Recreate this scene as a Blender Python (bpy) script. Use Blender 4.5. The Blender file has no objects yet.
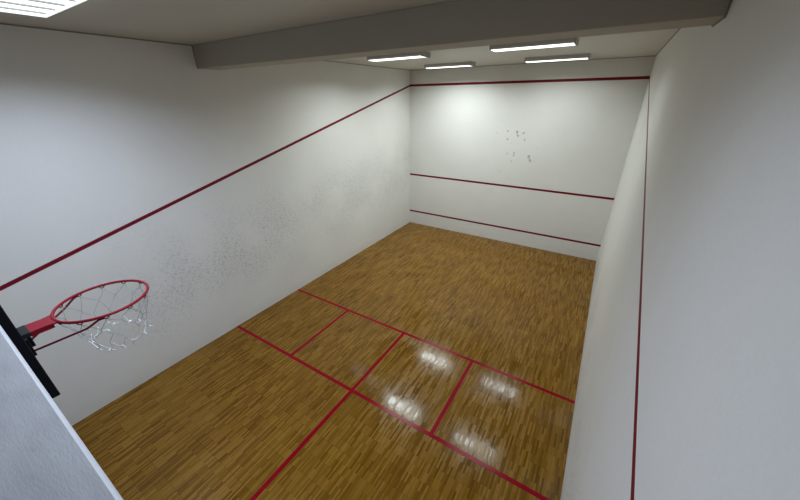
import bpy, bmesh, math, random
from mathutils import Vector, Matrix
random.seed(7)
scene = bpy.context.scene
COL = scene.collection
PI = math.pi

# ------------------------------------------------------------------ measures
W, L, H = 6.125, 9.75, 4.985          # court width, depth, ceiling height
SHORT_Y, BOX_Y = 4.315, 2.700         # floor lines
TIN_Z, SERVE_Z, OUT_Z = 0.470, 1.803, 4.570
LEDGE_Y, LEDGE_Z = .0848, 3.600       # front face and top of the viewing ledge
GAL_Y = -2.6                          # wall behind the gallery
BEAM_Y0, BEAM_Y1, BEAM_Z = 3.215, 3.570, 4.672

# ------------------------------------------------------------------ mesh helpers
def obj(name, bm, mat, parent=None, smooth=False):
    me = bpy.data.meshes.new(name)
    bm.normal_update()
    bm.to_mesh(me); bm.free()
    mats = mat if isinstance(mat, (list, tuple)) else [mat]
    for m in mats: me.materials.append(m)
    if smooth:
        for p in me.polygons: p.use_smooth = True
    o = bpy.data.objects.new(name, me)
    COL.objects.link(o)
    if parent is not None: o.parent = parent
    return o

def box(bm, x0, x1, y0, y1, z0, z1, bevel=0.0, seg=2):
    r = bmesh.ops.create_cube(bm, size=1.0)
    vs = r['verts']
    for v in vs:
        v.co = Vector(((x0+x1)/2 + v.co.x*(x1-x0), (y0+y1)/2 + v.co.y*(y1-y0), (z0+z1)/2 + v.co.z*(z1-z0)))
    if bevel:
        es = {e for v in vs for e in v.link_edges}
        bmesh.ops.bevel(bm, geom=list(es), offset=bevel, segments=seg, profile=0.5, affect='EDGES')
    return bm

def newbox(*a, **k):
    return box(bmesh.new(), *a, **k)

def tube(bm, pts, r, n=8, closed=False, caps=True):
    pts = [Vector(p) for p in pts]
    N = len(pts)
    rad = r if isinstance(r, (list, tuple)) else [r]*N
    rings = []
    ref = None
    for i, p in enumerate(pts):
        a = pts[(i-1) % N] if (closed or i > 0) else p
        b = pts[(i+1) % N] if (closed or i < N-1) else p
        t = (b-a).normalized()
        if ref is None:
            ref = Vector((0,0,1)) if abs(t.z) < .9 else Vector((1,0,0))
        u = (ref - t*ref.dot(t))
        if u.length < 1e-6: u = t.orthogonal()
        u.normalize(); v = t.cross(u)
        ref = u
        rings.append([bm.verts.new(p + (u*math.cos(2*PI*k/n) + v*math.sin(2*PI*k/n))*rad[i]) for k in range(n)])
    m = N if closed else N-1
    for i in range(m):
        A, B = rings[i], rings[(i+1) % N]
        for k in range(n):
            bm.faces.new((A[k], A[(k+1) % n], B[(k+1) % n], B[k]))
    if caps and not closed:
        bm.faces.new(list(reversed(rings[0]))); bm.faces.new(rings[-1])
    return bm

def prism(bm, poly, axis, a, b):
    """poly: 2-D outline; extruded along axis ('x' or 'z') from a to b"""
    def P(q, t):
        return Vector((t, q[0], q[1])) if axis == 'x' else Vector((q[0], q[1], t))
    A = [bm.verts.new(P(q, a)) for q in poly]; B = [bm.verts.new(P(q, b)) for q in poly]
    n = len(poly)
    bm.faces.new(list(reversed(A))); bm.faces.new(B)
    for i in range(n):
        bm.faces.new((A[i], A[(i+1) % n], B[(i+1) % n], B[i]))
    bmesh.ops.recalc_face_normals(bm, faces=bm.faces)
    return bm

def thing(name, label, cat, loc=(0,0,0), group=None):
    o = bpy.data.objects.new(name, None)
    COL.objects.link(o); o.location = loc; o.empty_display_size = .1
    o['label'] = label; o['category'] = cat
    if group: o['group'] = group
    return o

def struct(name, bm, mat, label=None, parent=None, cat=None):
    o = obj(name, bm, mat, parent)
    if parent is None:
        o['kind'] = 'structure'
        if cat: o['category'] = cat
    if label: o['label'] = label
    return o

# ------------------------------------------------------------------ materials
class NT:
    def __init__(s, name):
        s.m = bpy.data.materials.new(name); s.m.use_nodes = True
        s.t = s.m.node_tree; s.b = s.t.nodes['Principled BSDF']
    def n(s, typ, **k):
        nd = s.t.nodes.new(typ)
        for a, v in k.items():
            if a.startswith('i_'): nd.inputs[a[2:].replace('_', ' ')].default_value = v
            else: setattr(nd, a, v)
        return nd
    def l(s, a, b): s.t.links.new(a, b)
    def math(s, op, a, b=None, c=None, clamp=False):
        nd = s.t.nodes.new('ShaderNodeMath'); nd.operation = op; nd.use_clamp = clamp
        for i, v in enumerate((a, b, c)):
            if v is None: continue
            if isinstance(v, (int, float)): nd.inputs[i].default_value = v
            else: s.l(v, nd.inputs[i])
        return nd.outputs[0]
    def mix(s, fac, a, b, blend='MIX'):
        nd = s.t.nodes.new('ShaderNodeMix'); nd.data_type = 'RGBA'; nd.blend_type = blend
        for sock, v in ((nd.inputs[0], fac), (nd.inputs[6], a), (nd.inputs[7], b)):
            if isinstance(v, (int, float)): sock.default_value = v
            elif isinstance(v, tuple): sock.default_value = (*v, 1)
            else: s.l(v, sock)
        return nd.outputs[2]
    def ramp(s, fac, stops):
        nd = s.t.nodes.new('ShaderNodeValToRGB'); cr = nd.color_ramp
        while len(cr.elements) < len(stops): cr.elements.new(.5)
        for e, (p, c) in zip(cr.elements, stops):
            e.position = p; e.color = (*c, 1) if isinstance(c, tuple) else (c, c, c, 1)
        s.l(fac, nd.inputs[0]); return nd.outputs[0]
    def mapr(s, v, a, b, c=0., d=1., smooth=True):
        nd = s.t.nodes.new('ShaderNodeMapRange'); nd.interpolation_type = 'SMOOTHSTEP' if smooth else 'LINEAR'
        s.l(v, nd.inputs[0])
        for i, q in enumerate((a, b, c, d)): nd.inputs[i+1].default_value = q
        return nd.outputs[0]

def lin(r, g, b):
    f = lambda c: (c/255/12.92) if c <= 10.3 else ((c/255+.055)/1.055)**2.4
    return (f(r), f(g), f(b))

def plain(name, col, rough=.5, metal=0.0, noise=.06, scale=40, bump=0.0, spec=.5):
    t = NT(name)
    g = t.n('ShaderNodeTexCoord')
    nz = t.n('ShaderNodeTexNoise', i_Scale=scale, i_Detail=3.0)
    t.l(g.outputs['Object'], nz.inputs['Vector'])
    a = tuple(c*(1-noise) for c in col); b = tuple(min(1, c*(1+noise)) for c in col)
    t.l(t.mix(nz.outputs['Fac'], a, b), t.b.inputs['Base Color'])
    t.b.inputs['Roughness'].default_value = rough; t.b.inputs['Metallic'].default_value = metal
    t.b.inputs['Specular IOR Level'].default_value = spec
    if bump:
        bp = t.n('ShaderNodeBump', i_Strength=bump, i_Distance=.002)
        t.l(nz.outputs['Fac'], bp.inputs['Height']); t.l(bp.outputs[0], t.b.inputs['Normal'])
    return t.m

FAR_L, FAR_R, FAR_C, FAR_S = 52., 26., (.905, 1., 1.0), 158
NEAR_P, NEAR_P2, NEAR_C, NEAR_S = 58., 36., (.76, .88, 1.10), 150
WALLC = (.76, .755, .725)

def wall_mat(name, kind=None, base=WALLC):
    """painted plaster: faint roller texture, grime and ball scuffs with shapes of their own"""
    t = NT(name)
    geo = t.n('ShaderNodeNewGeometry'); pos = geo.outputs['Position']
    sep = t.n('ShaderNodeSeparateXYZ'); t.l(pos, sep.inputs[0])
    big = t.n('ShaderNodeTexNoise', i_Scale=.9, i_Detail=4.0, i_Roughness=.55); t.l(pos, big.inputs['Vector'])
    fine = t.n('ShaderNodeTexNoise', i_Scale=38., i_Detail=3.0, i_Roughness=.6); t.l(pos, fine.inputs['Vector'])
    col = t.mix(t.mapr(big.outputs['Fac'], .35, .7), tuple(c*.965 for c in base), base)
    col = t.mix(t.math('MULTIPLY', t.mapr(fine.outputs['Fac'], .3, .75), .10), col, tuple(c*.72 for c in base))
    if kind in ('left', 'right'):
        # short streaks left by balls: two stretched noises at different slants
        msk = None
        for ang, sc, lo in ((.55, 21., .575), (-.35, 18., .585), (.1, 30., .57)):
            mp = t.n('ShaderNodeMapping'); mp.inputs['Rotation'].default_value = (ang, 0, 0)
            mp.inputs['Scale'].default_value = (1, .8, 2.1)
            t.l(pos, mp.inputs['Vector'])
            nz = t.n('ShaderNodeTexNoise', i_Scale=sc, i_Detail=2.0, i_Roughness=.55, i_Distortion=.3)
            t.l(mp.outputs[0], nz.inputs['Vector'])
            k = t.mapr(nz.outputs['Fac'], lo, lo+.10)
            msk = k if msk is None else t.math('MAXIMUM', msk, k)
        cl = t.n('ShaderNodeTexNoise', i_Scale=1.1, i_Detail=3.0); t.l(pos, cl.inputs['Vector'])
        if kind == 'left':
            # the band of scuffs drifts upwards to the front wall
            ctr = t.math('ADD', t.math('MULTIPLY', sep.outputs['Y'], .09), 1.24)
            wid = t.math('ADD', t.math('MULTIPLY', sep.outputs['Y'], .03), .76)
            q = t.math('DIVIDE', t.math('SUBTRACT', sep.outputs['Z'], ctr), wid)
            band = t.math('POWER', 2.718, t.math('MULTIPLY', t.math('MULTIPLY', q, q), -1.0))
            band = t.math('MULTIPLY', band, t.mapr(sep.outputs['Y'], .6, 1.9, .12, 1.))
            amp = .58
        else:
            band = t.mapr(sep.outputs['Z'], .1, 1.7, 1., 0.)
            amp = .70
        msk = t.math('MULTIPLY', msk, t.math('MULTIPLY', band, t.mapr(cl.outputs['Fac'], .30, .62)))
        col = t.mix(t.math('MULTIPLY', msk, amp, clamp=True), col, (.27, .28, .29))
        # grime film inside the same band
        film = t.math('MULTIPLY', band, t.mapr(cl.outputs['Fac'], .3, .75))
        col = t.mix(t.math('MULTIPLY', film, .16), col, (.45, .45, .44))
        # kicked dirt near the floor
        low = t.math('MULTIPLY', t.mapr(sep.outputs['Z'], 0., .30, 1., 0.), t.mapr(big.outputs['Fac'], .3, .65))
        col = t.mix(t.math('MULTIPLY', low, .22), col, (.40, .38, .33))
    if kind == 'front':
        chips = [(2.90,3.285,.018,.35),(3.195,3.345,.026,.6),(3.45,3.331,.030,1.),(3.49,3.225,.026,.8),(3.472,3.262,.020,.7),
                 (3.64,3.312,.024,.8),(3.69,3.132,.026,.7),(3.215,3.125,.028,.65),(3.60,3.30,.020,.6),(3.256,2.735,.030,.4),
                 (3.448,2.765,.028,.6),(3.455,2.70,.022,.6),(3.40,2.53,.024,.4),(3.86,2.70,.030,.8),(3.905,2.60,.030,.8),
                 (3.88,2.65,.022,.6),(3.93,2.57,.020,.5),(3.10,2.21,.020,.4),(4.05,2.95,.014,.3),(3.33,3.02,.014,.3)]
        wob = t.n('ShaderNodeTexNoise', i_Scale=22., i_Detail=2.0); t.l(pos, wob.inputs['Vector'])
        acc = None
        for x, z, r, a in chips:
            dx = t.math('SUBTRACT', sep.outputs['X'], x); dz = t.math('SUBTRACT', sep.outputs['Z'], z)
            d = t.math('SQRT', t.math('ADD', t.math('MULTIPLY', dx, dx), t.math('MULTIPLY', dz, dz)))
            d = t.math('ADD', d, t.math('MULTIPLY', t.math('SUBTRACT', wob.outputs['Fac'], .5), .05))
            k = t.mapr(d, r*1.35, r*.7, 0., a)
            acc = k if acc is None else t.math('MAXIMUM', acc, k)
        col = t.mix(t.math('MULTIPLY', acc, .75), col, (.16, .16, .12))
        low = t.math('MULTIPLY', t.mapr(sep.outputs['Z'], 0., .45, 1., 0.), t.mapr(big.outputs['Fac'], .35, .6))
        col = t.mix(t.math('MULTIPLY', low, .10), col, (.45, .43, .38))
    t.l(col, t.b.inputs['Base Color'])
    t.b.inputs['Roughness'].default_value = .55
    t.b.inputs['Specular IOR Level'].default_value = .35
    bp = t.n('ShaderNodeBump', i_Strength=.35, i_Distance=.0025)
    t.l(fine.outputs['Fac'], bp.inputs['Height']); t.l(bp.outputs[0], t.b.inputs['Normal'])
    return t.m

def floor_mat():
    """varnished finger parquet: 24 mm strips running towards the front wall, laid in square panels"""
    t = NT('oak_finger_parquet')
    geo = t.n('ShaderNodeNewGeometry'); pos = geo.outputs['Position']
    mp = t.n('ShaderNodeMapping'); mp.inputs['Rotation'].default_value = (0, 0, PI/2)
    t.l(pos, mp.inputs['Vector'])
    br = t.n('ShaderNodeTexBrick', offset=.5, offset_frequency=2, squash=1.0)
    for k, v in (('Scale', 1.), ('Mortar Size', .0011), ('Mortar Smooth', .3), ('Bias', 0.), ('Brick Width', .235), ('Row Height', .0238)):
        br.inputs[k].default_value = v
    br.inputs['Color1'].default_value = (0, 0, 0, 1); br.inputs['Color2'].default_value = (1, 1, 1, 1)
    br.inputs['Mortar'].default_value = (.5, .5, .5, 1)
    t.l(mp.outputs[0], br.inputs['Vector'])
    # panels about half a metre square, each a little lighter or darker
    pn = t.n('ShaderNodeTexBrick', offset=0., squash=1.0)
    for k, v in (('Scale', 1.), ('Mortar Size', .0022), ('Mortar Smooth', .4), ('Bias', 0.), ('Brick Width', .47), ('Row Height', .477)):
        pn.inputs[k].default_value = v
    pn.inputs['Color1'].default_value = (0, 0, 0, 1); pn.inputs['Color2'].default_value = (1, 1, 1, 1)
    pn.inputs['Mortar'].default_value = (.5, .5, .5, 1)
    t.l(mp.outputs[0], pn.inputs['Vector'])
    gm = t.n('ShaderNodeMapping'); gm.inputs['Scale'].default_value = (60, 3.2, 1); t.l(pos, gm.inputs['Vector'])
    gr = t.n('ShaderNodeTexNoise', i_Scale=1.6, i_Detail=5.0, i_Roughness=.65); t.l(gm.outputs[0], gr.inputs['Vector'])
    big = t.n('ShaderNodeTexNoise', i_Scale=.75, i_Detail=3.0); t.l(pos, big.inputs['Vector'])
    tone = t.math('ADD', t.math('MULTIPLY', br.outputs['Color'], .62), t.math('MULTIPLY', gr.outputs['Fac'], .26))
    tone = t.math('ADD', tone, t.math('MULTIPLY', pn.outputs['Color'], .12))
    col = t.ramp(tone, [(.06, FL[0]), (.32, FL[1]), (.58, FL[2]), (.95, FL[3])])
    col = t.mix(t.math('MULTIPLY', t.mapr(big.outputs['Fac'], .38, .66), .18), col, (.17, .085, .022))
    seam = t.math('MAXIMUM', br.outputs['Fac'], pn.outputs['Fac'])
    col = t.mix(t.math('MULTIPLY', seam, .6), col, (.045, .022, .007))
    t.l(col, t.b.inputs['Base Color'])
    rg = t.n('ShaderNodeTexNoise', i_Scale=3.2, i_Detail=4.0); t.l(pos, rg.inputs['Vector'])
    rr = t.math('ADD', t.mapr(rg.outputs['Fac'], .3, .7, .05, .10), t.math('MULTIPLY', br.outputs['Color'], .13))
    t.l(rr, t.b.inputs['Roughness'])
    t.b.inputs['Specular IOR Level'].default_value = .21
    # every strip lies at its own slight cant
    hn = t.math('SUBTRACT', t.math('MULTIPLY', gr.outputs['Fac'], .5), t.math('MULTIPLY', seam, 1.0))
    hn = t.math('ADD', hn, t.math('MULTIPLY', br.outputs['Color'], .45))
    wv = t.n('ShaderNodeTexNoise', i_Scale=9., i_Detail=2.0); t.l(pos, wv.inputs['Vector'])
    hn = t.math('ADD', hn, t.math('MULTIPLY', wv.outputs['Fac'], 1.0))
    bp = t.n('ShaderNodeBump', i_Strength=.22, i_Distance=.0012)
    t.l(hn, bp.inputs['Height']); t.l(bp.outputs[0], t.b.inputs['Normal'])
    return t.m

FL = [(.076, .030, .002), (.158, .073, .0065), (.212, .105, .012), (.30, .161, .027)]

def emit_mat(name, col, strength, ribs=True):
    t = NT(name)
    geo = t.n('ShaderNodeTexCoord')
    nz = t.n('ShaderNodeTexNoise', i_Scale=6., i_Detail=1.0); t.l(geo.outputs['Object'], nz.inputs['Vector'])
    t.b.inputs['Base Color'].default_value = (.8, .8, .8, 1)
    t.b.inputs['Emission Color'].default_value = (*col, 1)
    t.l(t.mapr(nz.outputs['Fac'], .2, .8, strength*.9, strength*1.1, False), t.b.inputs['Emission Strength'])
    t.b.inputs['Roughness'].default_value = .4
    return t.m

def ledge_mat():
    t = NT('ledge_painted_concrete')
    pos = t.n('ShaderNodeNewGeometry').outputs['Position']
    mp = t.n('ShaderNodeMapping'); mp.inputs['Scale'].default_value = (1, 4.5, 1.5); t.l(pos, mp.inputs['Vector'])
    a = t.n('ShaderNodeTexNoise', i_Scale=7., i_Detail=5.0, i_Roughness=.6); t.l(mp.outputs[0], a.inputs['Vector'])
    b = t.n('ShaderNodeTexNoise', i_Scale=60., i_Detail=3.0, i_Roughness=.6); t.l(mp.outputs[0], b.inputs['Vector'])
    s = t.n('ShaderNodeTexNoise', i_Scale=16., i_Detail=2.0, i_Distortion=.5); t.l(mp.outputs[0], s.inputs['Vector'])
    col = t.mix(t.mapr(a.outputs['Fac'], .3, .7), (.265, .265, .27), (.31, .312, .315))
    col = t.mix(t.math('MULTIPLY', t.mapr(b.outputs['Fac'], .35, .7), .18), col, (.28, .29, .315))
    col = t.mix(t.math('MULTIPLY', t.mapr(s.outputs['Fac'], .66, .74), .35), col, (.20, .21, .225))
    t.l(col, t.b.inputs['Base Color']); t.b.inputs['Roughness'].default_value = .6
    bp = t.n('ShaderNodeBump', i_Strength=.4, i_Distance=.002)
    t.l(b.outputs['Fac'], bp.inputs['Height']); t.l(bp.outputs[0], t.b.inputs['Normal'])
    return t.m

M = dict(
    left=wall_mat('scuffed_white_plaster_side', 'left'),
    right=wall_mat('white_plaster_side', 'right'),
    front=wall_mat('white_plaster_front', 'front'),
    plain=wall_mat('white_plaster'),
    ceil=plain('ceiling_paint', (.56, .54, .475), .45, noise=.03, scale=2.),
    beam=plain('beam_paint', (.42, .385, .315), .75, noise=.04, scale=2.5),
    joint_shade=plain('ceiling_shadow_line', (.27, .26, .24), .9),  # dark tone of the painted shadow lines under the ceiling
    floor=floor_mat(),
    line=plain('court_line_red', (.165, .004, .016), .5, noise=.18, scale=14, spec=.2),
    fline=plain('floor_line_red', (.24, .004, .012), .18, noise=.22, scale=18, spec=.15),
    ledge=ledge_mat(),
    galwall=plain('gallery_wall_grey', (.16, .155, .15), .8, scale=3.),
    edge_light=plain('ledge_edge_highlight', (.44, .45, .46), .5, noise=.12, scale=25.),  # lighter tone, paints a highlight on the ledge edge
    gal=plain('gallery_floor', (.10, .10, .105), .7, scale=6.),
    house=plain('lamp_housing_enamel', (.50, .51, .50), .45, noise=.03),
    cap=plain('lamp_end_cap', (.40, .405, .40), .5, noise=.03),
    lens=emit_mat('lamp_diffuser_lit', (.95, 1., .97), 2.2),
    lensc=emit_mat('lamp_diffuser_lit_cool', (.90, .97, 1.), 1.9),
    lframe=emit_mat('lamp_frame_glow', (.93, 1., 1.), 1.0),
    frame=plain('lamp_frame_enamel', (.80, .82, .83), .4, noise=.02),
    black=plain('backboard_black', (.0025, .003, .006), .6, noise=.2, spec=.15),
    red=plain('rim_red_paint', (.24, .005, .015), .5, noise=.12, scale=60, spec=.2),
    darkred=plain('brace_red_paint', (.13, .003, .010), .55, noise=.12, scale=60, spec=.2),
    grey=plain('bracket_dark_grey', (.014, .015, .016), .6, noise=.15, spec=.2),
    net=plain('net_cord', (.38, .39, .385), .7, noise=.1, scale=80),
    knot=plain('net_end_cord', (.74, .76, .75), .6, noise=.1, scale=80),
)

# ------------------------------------------------------------------ the setting
T = .16
fl = struct('floor', newbox(-T, W+T, LEDGE_Y-.25, L+T, -.12, 0), M['floor'], 'glossy oak finger-parquet court floor')
wl = struct('wall_left', newbox(-T, 0, GAL_Y-T, L+T, 0, H+.1), M['left'], 'white left side wall with a band of ball scuffs')
wr = struct('wall_right', newbox(W, W+T, GAL_Y-T, L+T, 0, H+.1), M['right'], 'white right side wall close to the viewer')
wf = struct('wall_front', newbox(0, W, L, L+T, 0, H+.1), M['front'], 'white front wall with three red lines and chipped spots')
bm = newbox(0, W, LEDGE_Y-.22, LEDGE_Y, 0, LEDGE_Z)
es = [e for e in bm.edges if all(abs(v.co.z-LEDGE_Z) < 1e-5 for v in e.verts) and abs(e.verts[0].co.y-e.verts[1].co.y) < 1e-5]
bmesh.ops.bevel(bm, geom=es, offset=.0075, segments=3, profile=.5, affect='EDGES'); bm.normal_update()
for fc in bm.faces:                                   # paler bevel paints in the highlight along the edge
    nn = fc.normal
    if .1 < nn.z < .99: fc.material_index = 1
wb = struct('wall_back', bm, [M['ledge'], M['edge_light']], 'low back wall ending in a pale grey ledge at lower left')
struct('ceiling', newbox(0, W, GAL_Y, L, H, H+.1), M['ceil'], 'dull white ceiling')
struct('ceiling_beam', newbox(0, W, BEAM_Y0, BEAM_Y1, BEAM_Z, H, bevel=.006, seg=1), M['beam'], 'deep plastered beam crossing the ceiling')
struct('floor_gallery', newbox(0, W, GAL_Y, LEDGE_Y-.22, 2.45, 2.58), M['gal'])
struct('wall_gallery', newbox(0, W, GAL_Y-T, GAL_Y, 2.45, H+.1), M['galwall'])
# dark strips painted as the shadow lines where ceiling and beam meet the walls
bm = newbox(0, .010, GAL_Y, BEAM_Y0, H-.014, H)
box(bm, 0, .010, BEAM_Y1, L, H-.010, H)
box(bm, 0, .010, BEAM_Y0-.010, BEAM_Y0, BEAM_Z, H-.014)
struct('shade_strip_1', bm, M['joint_shade'], 'painted shadow line between left wall and ceiling')
bm = newbox(W-.010, W, BEAM_Y1, L, H-.014, H)
box(bm, W-.010, W, GAL_Y, BEAM_Y0, H-.014, H)
box(bm, W-.012, W, BEAM_Y0-.012, BEAM_Y0, BEAM_Z, H-.014)
box(bm, W-.012, W, BEAM_Y0, BEAM_Y1, BEAM_Z-.010, BEAM_Z)
struct('shade_strip_2', bm, M['joint_shade'], 'painted shadow line between right wall and ceiling')
struct('shade_strip_3', newbox(.010, W-.010, L-.010, L, H-.010, H), M['joint_shade'], 'painted shadow line between front wall and ceiling')

# red lines painted on walls and floor, as parts of what they are painted on
e = .0015
hw = .031
def line(bm, mat, parent, label):
    o = obj('court_line', bm, mat, parent); o['label'] = label; return o
for z, h, lab in ((TIN_Z, .024, 'lowest red line across the front wall'), (SERVE_Z, .025, 'middle red line across the front wall'),
                  (OUT_Z, .027, 'top red line across the front wall')):
    x1 = W
    line(newbox(0, x1, L-e, L, z-h-.004, z+h+.004), M['line'], wf, lab)
def slanted(x0, x1, z_front, slope, y0, parent, lab):
    z0 = z_front - slope*(L-y0)
    bm = prism(bmesh.new(), [(y0, z0-.026), (L, z_front-.026), (L, z_front+.026), (y0, z0+.026)], 'x', x0, x1)
    line(bm, M['line'], parent, lab)
slanted(0, e, OUT_Z, .2428, LEDGE_Y, wl, 'red out line sloping down along the left wall')
slanted(W-e, W, OUT_Z, .2343, LEDGE_Y, wr, 'red out line sloping down along the right wall')
line(newbox(0, W, SHORT_Y-hw, SHORT_Y+hw, 0, e), M['fline'], fl, 'red floor line across the court, farther one')
line(newbox(0, W, BOX_Y-hw, BOX_Y+hw, 0, e), M['fline'], fl, 'red floor line across the court, nearer one')
for x, lab in ((1.615, 'red line dividing the left service boxes'), (4.485, 'red line dividing the right service boxes')):
    line(newbox(x-hw, x+hw, BOX_Y+hw, SHORT_Y-hw, 0, e), M['fline'], fl, lab)
xm = 3.065
bm = newbox(xm-hw, xm+hw, BOX_Y+hw, SHORT_Y-hw, 0, e); box(bm, xm-hw, xm+hw, LEDGE_Y, BOX_Y-hw, 0, e)
line(bm, M['fline'], fl, 'red centre line running down the court')

# ------------------------------------------------------------------ ceiling lights
LW, LD = 1.25, .33                                   # length and width of the fixtures
def light_parts(root, lens, hh=.074):
    """a shallow enamel tray with sloped sides, end caps and a lit diffuser below"""
    a, b = LD/2, LD/2-.010
    obj('housing', prism(bmesh.new(), [(-a, 0), (-a, -.050), (-b, -hh), (b, -hh), (a, -.050), (a, 0)], 'x', -LW/2+.02, LW/2-.02), M['house'], root)
    for s in (-1, 1):
        x0, x1 = sorted((s*(LW/2-.02), s*LW/2))
        obj('end_cap', prism(bmesh.new(), [(-a-.003, 0), (-a-.003, -.032), (-b-.004, -hh-.012), (b+.004, -hh-.012), (a+.003, -.032), (a+.003, 0)], 'x', x0, x1), M['cap'], root)
    c = b-.012
    # shallow bowed diffuser
    out = [(-c, -hh)] + [(-c + 2*c*k/10, -hh-.002-.005*math.sin(PI*k/10)**.6) for k in range(11)] + [(c, -hh)]
    obj('diffuser', prism(bmesh.new(), out, 'x', -LW/2+.021, LW/2-.021), lens, root)

def copy_tree(root):
    r = root.copy(); COL.objects.link(r)
    for ch in list(root.children):
        c = ch.copy(); COL.objects.link(c); c.parent = r
    return r

spots = [(1.86, 6.10, 'long ceiling light nearest the beam, over the left of the court'),
         (4.34, 6.10, 'long ceiling light nearest the beam, over the right of the court'),
         (1.86, 8.52, 'long ceiling light by the front wall, over the left of the court'),
         (4.34, 8.52, 'long ceiling light by the front wall, over the right of the court')]
proto = None
for x, y, lab in spots:
    if proto is None:
        proto = thing('ceiling_light', lab, 'ceiling light', (0, 0, 0), 'long ceiling lights beyond the beam')
        light_parts(proto, M['lens']); o = proto
    else:
        o = copy_tree(proto)
    o.location = (x, y, H); o['label'] = lab

# wide louvred light on the near side of the beam
def near_light(root):
    w, d, h = 1.25, .62, .082
    bm = bmesh.new()
    for a in ((-w/2, w/2, -d/2, -d/2+.035), (-w/2, w/2, d/2-.035, d/2), (-w/2, -w/2+.035, -d/2+.035, d/2-.035), (w/2-.035, w/2, -d/2+.035, d/2-.035)):
        box(bm, *a, -h, 0)
    obj('frame', bm, M['lframe'], root)
    obj('diffuser', newbox(-w/2+.035, w/2-.035, -d/2+.035, d/2-.035, -h+.012, -h+.022), M['lensc'], root)
    for k in range(5):
        x = -w/2 + .16 + .2325*k
        obj('louvre', newbox(x-.014, x+.014, -d/2+.035, d/2-.035, -h+.001, -h+.0125), M['house'], root)
def lamp(x, y, z, sx, sy, power, col, spread):
    d = bpy.data.lights.new('lamp_light', 'AREA'); d.shape = 'RECTANGLE'; d.size = sx; d.size_y = sy
    d.energy = power; d.color = col; d.spread = math.radians(spread)
    o = bpy.data.objects.new('lamp_light', d); COL.objects.link(o); o.location = (x, y, z)
for x, y, lab in spots: lamp(x, y, H-.086, 1.18, .26, FAR_L if x < W/2 else FAR_R, FAR_C, FAR_S)
lamp(1.855, 1.005, H-.086, 1.16, .54, NEAR_P, NEAR_C, NEAR_S)
lamp(4.34, 1.01, H-.086, 1.16, .54, NEAR_P2, NEAR_C, NEAR_S)  # added lamp out of view, brightens the right wall
nl = thing('ceiling_light', 'wide bright ceiling light cut off in the upper left corner, near side of the beam', 'ceiling light', (1.855, 1.005, H))
near_light(nl)
n2 = copy_tree(nl); n2.location = (4.34, 1.01, H)  # unseen twin fixture, added to light the right wall
n2['label'] = 'unseen wide ceiling light added to brighten the right wall, near side of the beam'

# ------------------------------------------------------------------ basketball hoop
HX, HY, HZ, R = 3.200, .490, 3.110, .2286
hoop = thing('basketball_hoop', 'red basketball hoop with a worn white net on a black backboard below the ledge', 'basketball hoop', (HX, LEDGE_Y, HZ))
def hl(x, y, z): return (x-HX, y-LEDGE_Y, z-HZ)
BY = .1155                                            # front face of the board
bm = newbox(-.55, .55, 0, BY-LEDGE_Y, -.122, .44, bevel=.004)
o = obj('backboard', bm, M['black'], hoop); o['label'] = 'black backboard seen edge-on'
# steel plate and spring box behind the arm
bm = newbox(-.095, .095, BY-LEDGE_Y, 0.134-LEDGE_Y, -.120, -.012, bevel=.003)
box(bm, -.055, .055, .127-LEDGE_Y, .150-LEDGE_Y, -.085, -.018, bevel=.003)
obj('mounting_plate', bm, M['black'], hoop)
bm = newbox(-.059, .059, BY-LEDGE_Y, .158-LEDGE_Y, -.020, .006, bevel=.003)
o = obj('bracket', bm, M['grey'], hoop); o['label'] = 'dark grey hinge bracket'
# red arm plate, slightly waisted, with folded sides
y0, y1 = .154-LEDGE_Y, .268-LEDGE_Y
bm = prism(bmesh.new(), [(-.056, y0), (.056, y0), (.054, y0+.06), (.062, y1), (-.062, y1), (-.054, y0+.06)], 'z', -.006, .004)
for s in (-1, 1):
    xs = sorted((s*.044, s*.051))
    box(bm, xs[0], xs[1], y0, y1-.02, -.028, -.006)
obj('arm', bm, M['red'], hoop)
cy = HY-LEDGE_Y
rim = obj('rim', tube(bmesh.new(), [(R*math.cos(2*PI*k/64), cy+R*math.sin(2*PI*k/64), 0) for k in range(64)], 0.0085, 10, closed=True), M['red'], hoop, True)
for s in (-1, 1):
    an = -PI/2 + s*math.radians(66)
    ux, uy = math.cos(an), math.sin(an)
    tx, ty = -uy*s, ux*s                              # along the rim, away from the board
    p0 = Vector((s*.062, 0.134-LEDGE_Y, -.105))
    p3 = Vector((R*ux, cy+R*uy, -.014))
    p2 = Vector((R*1.02*ux - tx*.055, cy+R*1.02*uy - ty*.055, -.045))
    p1 = p0.lerp(p2, .72)
    pts = []
    ctl = [p0, p0.lerp(p1, .5), p1, p2, p3, p3 + Vector((tx*.03, ty*.03, .003))]
    for i in range(len(ctl)-1):
        for q in range(6): pts.append(ctl[i].lerp(ctl[i+1], q/6))
    pts.append(ctl[-1])
    for it in range(3):
        pts = [pts[0]] + [(pts[i-1]+pts[i]*2+pts[i+1])/4 for i in range(1, len(pts)-1)] + [pts[-1]]
    obj('brace', tube(bmesh.new(), pts, .0062, 8), M['darkred'], hoop, True)
# little wire hooks under the rim
NH = 12
for k in range(NH):
    a = 2*PI*(k+.5)/NH
    c, s_ = math.cos(a), math.sin(a)
    px = Vector((R*c, cy+R*s_, -.008)); td = Vector((-s_, c, 0))
    pts = [px+td*.012, px+td*.011+Vector((0,0,-.006)), px+td*.005+Vector((0,0,-.010)), px-td*.005+Vector((0,0,-.010)), px-td*.011+Vector((0,0,-.006)), px-td*.012]
    obj('net_hook', tube(bmesh.new(), pts, .0032, 6), M['darkred'], hoop, True)
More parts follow.
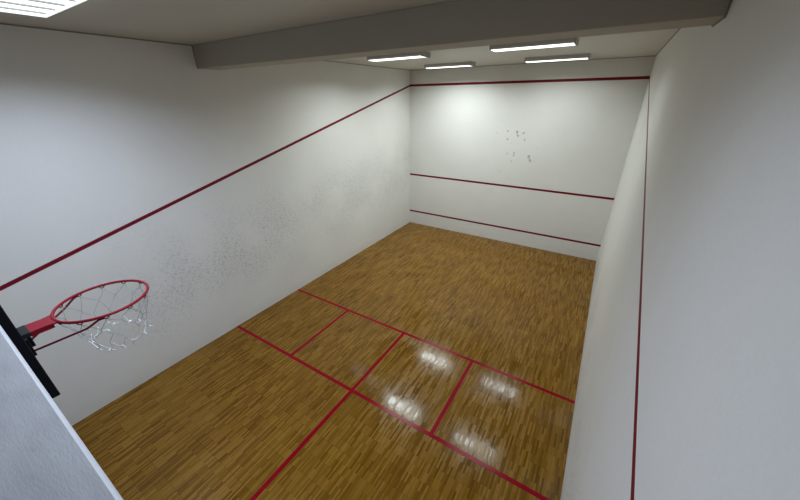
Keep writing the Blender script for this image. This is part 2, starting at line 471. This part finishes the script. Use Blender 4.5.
# worn net: 24 cords crossing into diamonds, drawn in towards the frayed lower end
rows = [(-.022, R*.985), (-.095, .200), (-.165, .175), (-.235, .155), (-.290, .145)]
SW = Vector((-.035, .010))                            # the net hangs a little askew
grid = []
for i, (z, r) in enumerate(rows):
    g = []
    for k in range(NH):
        a = 2*PI*(k+.5+.5*(i % 2))/NH + random.uniform(-.06, .06)*min(i, 2)
        rr = r*(1+random.uniform(-.06, .06)*(i > 0)); f = i/(len(rows)-1)
        g.append(Vector((rr*math.cos(a)+SW.x*f, cy+rr*math.sin(a)+SW.y*f, z+random.uniform(-.014, .014)*(i > 0))))
    grid.append(g)
bmn = bmesh.new(); bme = bmesh.new()
for i in range(len(rows)-1):
    for k in range(NH):
        for d in (0, 1):
            j = (k + (d if i % 2 else d-1)) % NH
            if 1 <= i <= 2 and random.random() < .16: continue       # torn cords
            a, b = grid[i][k], grid[i+1][j]
            n = 7
            side = Vector((random.uniform(-.01, .01), random.uniform(-.01, .01), -.006*i))
            pts = [a.lerp(b, q/n) + side*math.sin(PI*q/n) for q in range(n+1)]
            tube(bmn if i < 3 else bme, pts, .0015 if i < 3 else .0024, 5)
for k in range(NH):                                   # frayed tails and knots at the bottom
    p = grid[-1][k]
    for q in range(2):
        d = Vector((random.uniform(-.03, .03), random.uniform(-.03, .03), -random.uniform(.012, .04)))
        tube(bme, [p, p+d*.5+Vector((.004, -.004, .004)), p+d], [.0030, .0040, .0020], 5)
net = obj('net', bmn, M['net'], hoop, True)
o = obj('net_fringe', bme, M['knot'], net, True); o['label'] = 'frayed white lower end of the net'

# ------------------------------------------------------------------ world, camera
w = bpy.data.worlds.new('World'); scene.world = w; w.use_nodes = True
w.node_tree.nodes['Background'].inputs[0].default_value = (.02, .02, .02, 1)
cam = bpy.data.cameras.new('camera'); co = bpy.data.objects.new('camera', cam); COL.objects.link(co)
yaw, pitch, roll = -.5656, -.4490, -.0124
f = Vector((math.sin(yaw)*math.cos(pitch), math.cos(yaw)*math.cos(pitch), math.sin(pitch)))
r0 = Vector((math.cos(yaw), -math.sin(yaw), 0)); u0 = r0.cross(f)
r = r0*math.cos(roll) + u0*math.sin(roll); u = -r0*math.sin(roll) + u0*math.cos(roll)
m = Matrix(((r.x, u.x, -f.x, 5.6769), (r.y, u.y, -f.y, .0835), (r.z, u.z, -f.z, 4.2348), (0, 0, 0, 1)))
co.matrix_world = m
cam.sensor_fit = 'HORIZONTAL'; cam.sensor_width = 36; cam.lens = 36*316.6/800; cam.clip_start = .02
scene.camera = co
scene.view_settings.view_transform = 'Standard'; scene.view_settings.look = 'None'
scene.view_settings.gamma = 1; scene.view_settings.use_curve_mapping = False
scene.view_settings.exposure = 0.0
scene.cycles.max_bounces = 10; scene.cycles.diffuse_bounces = 7
scene.cycles.use_denoising = True
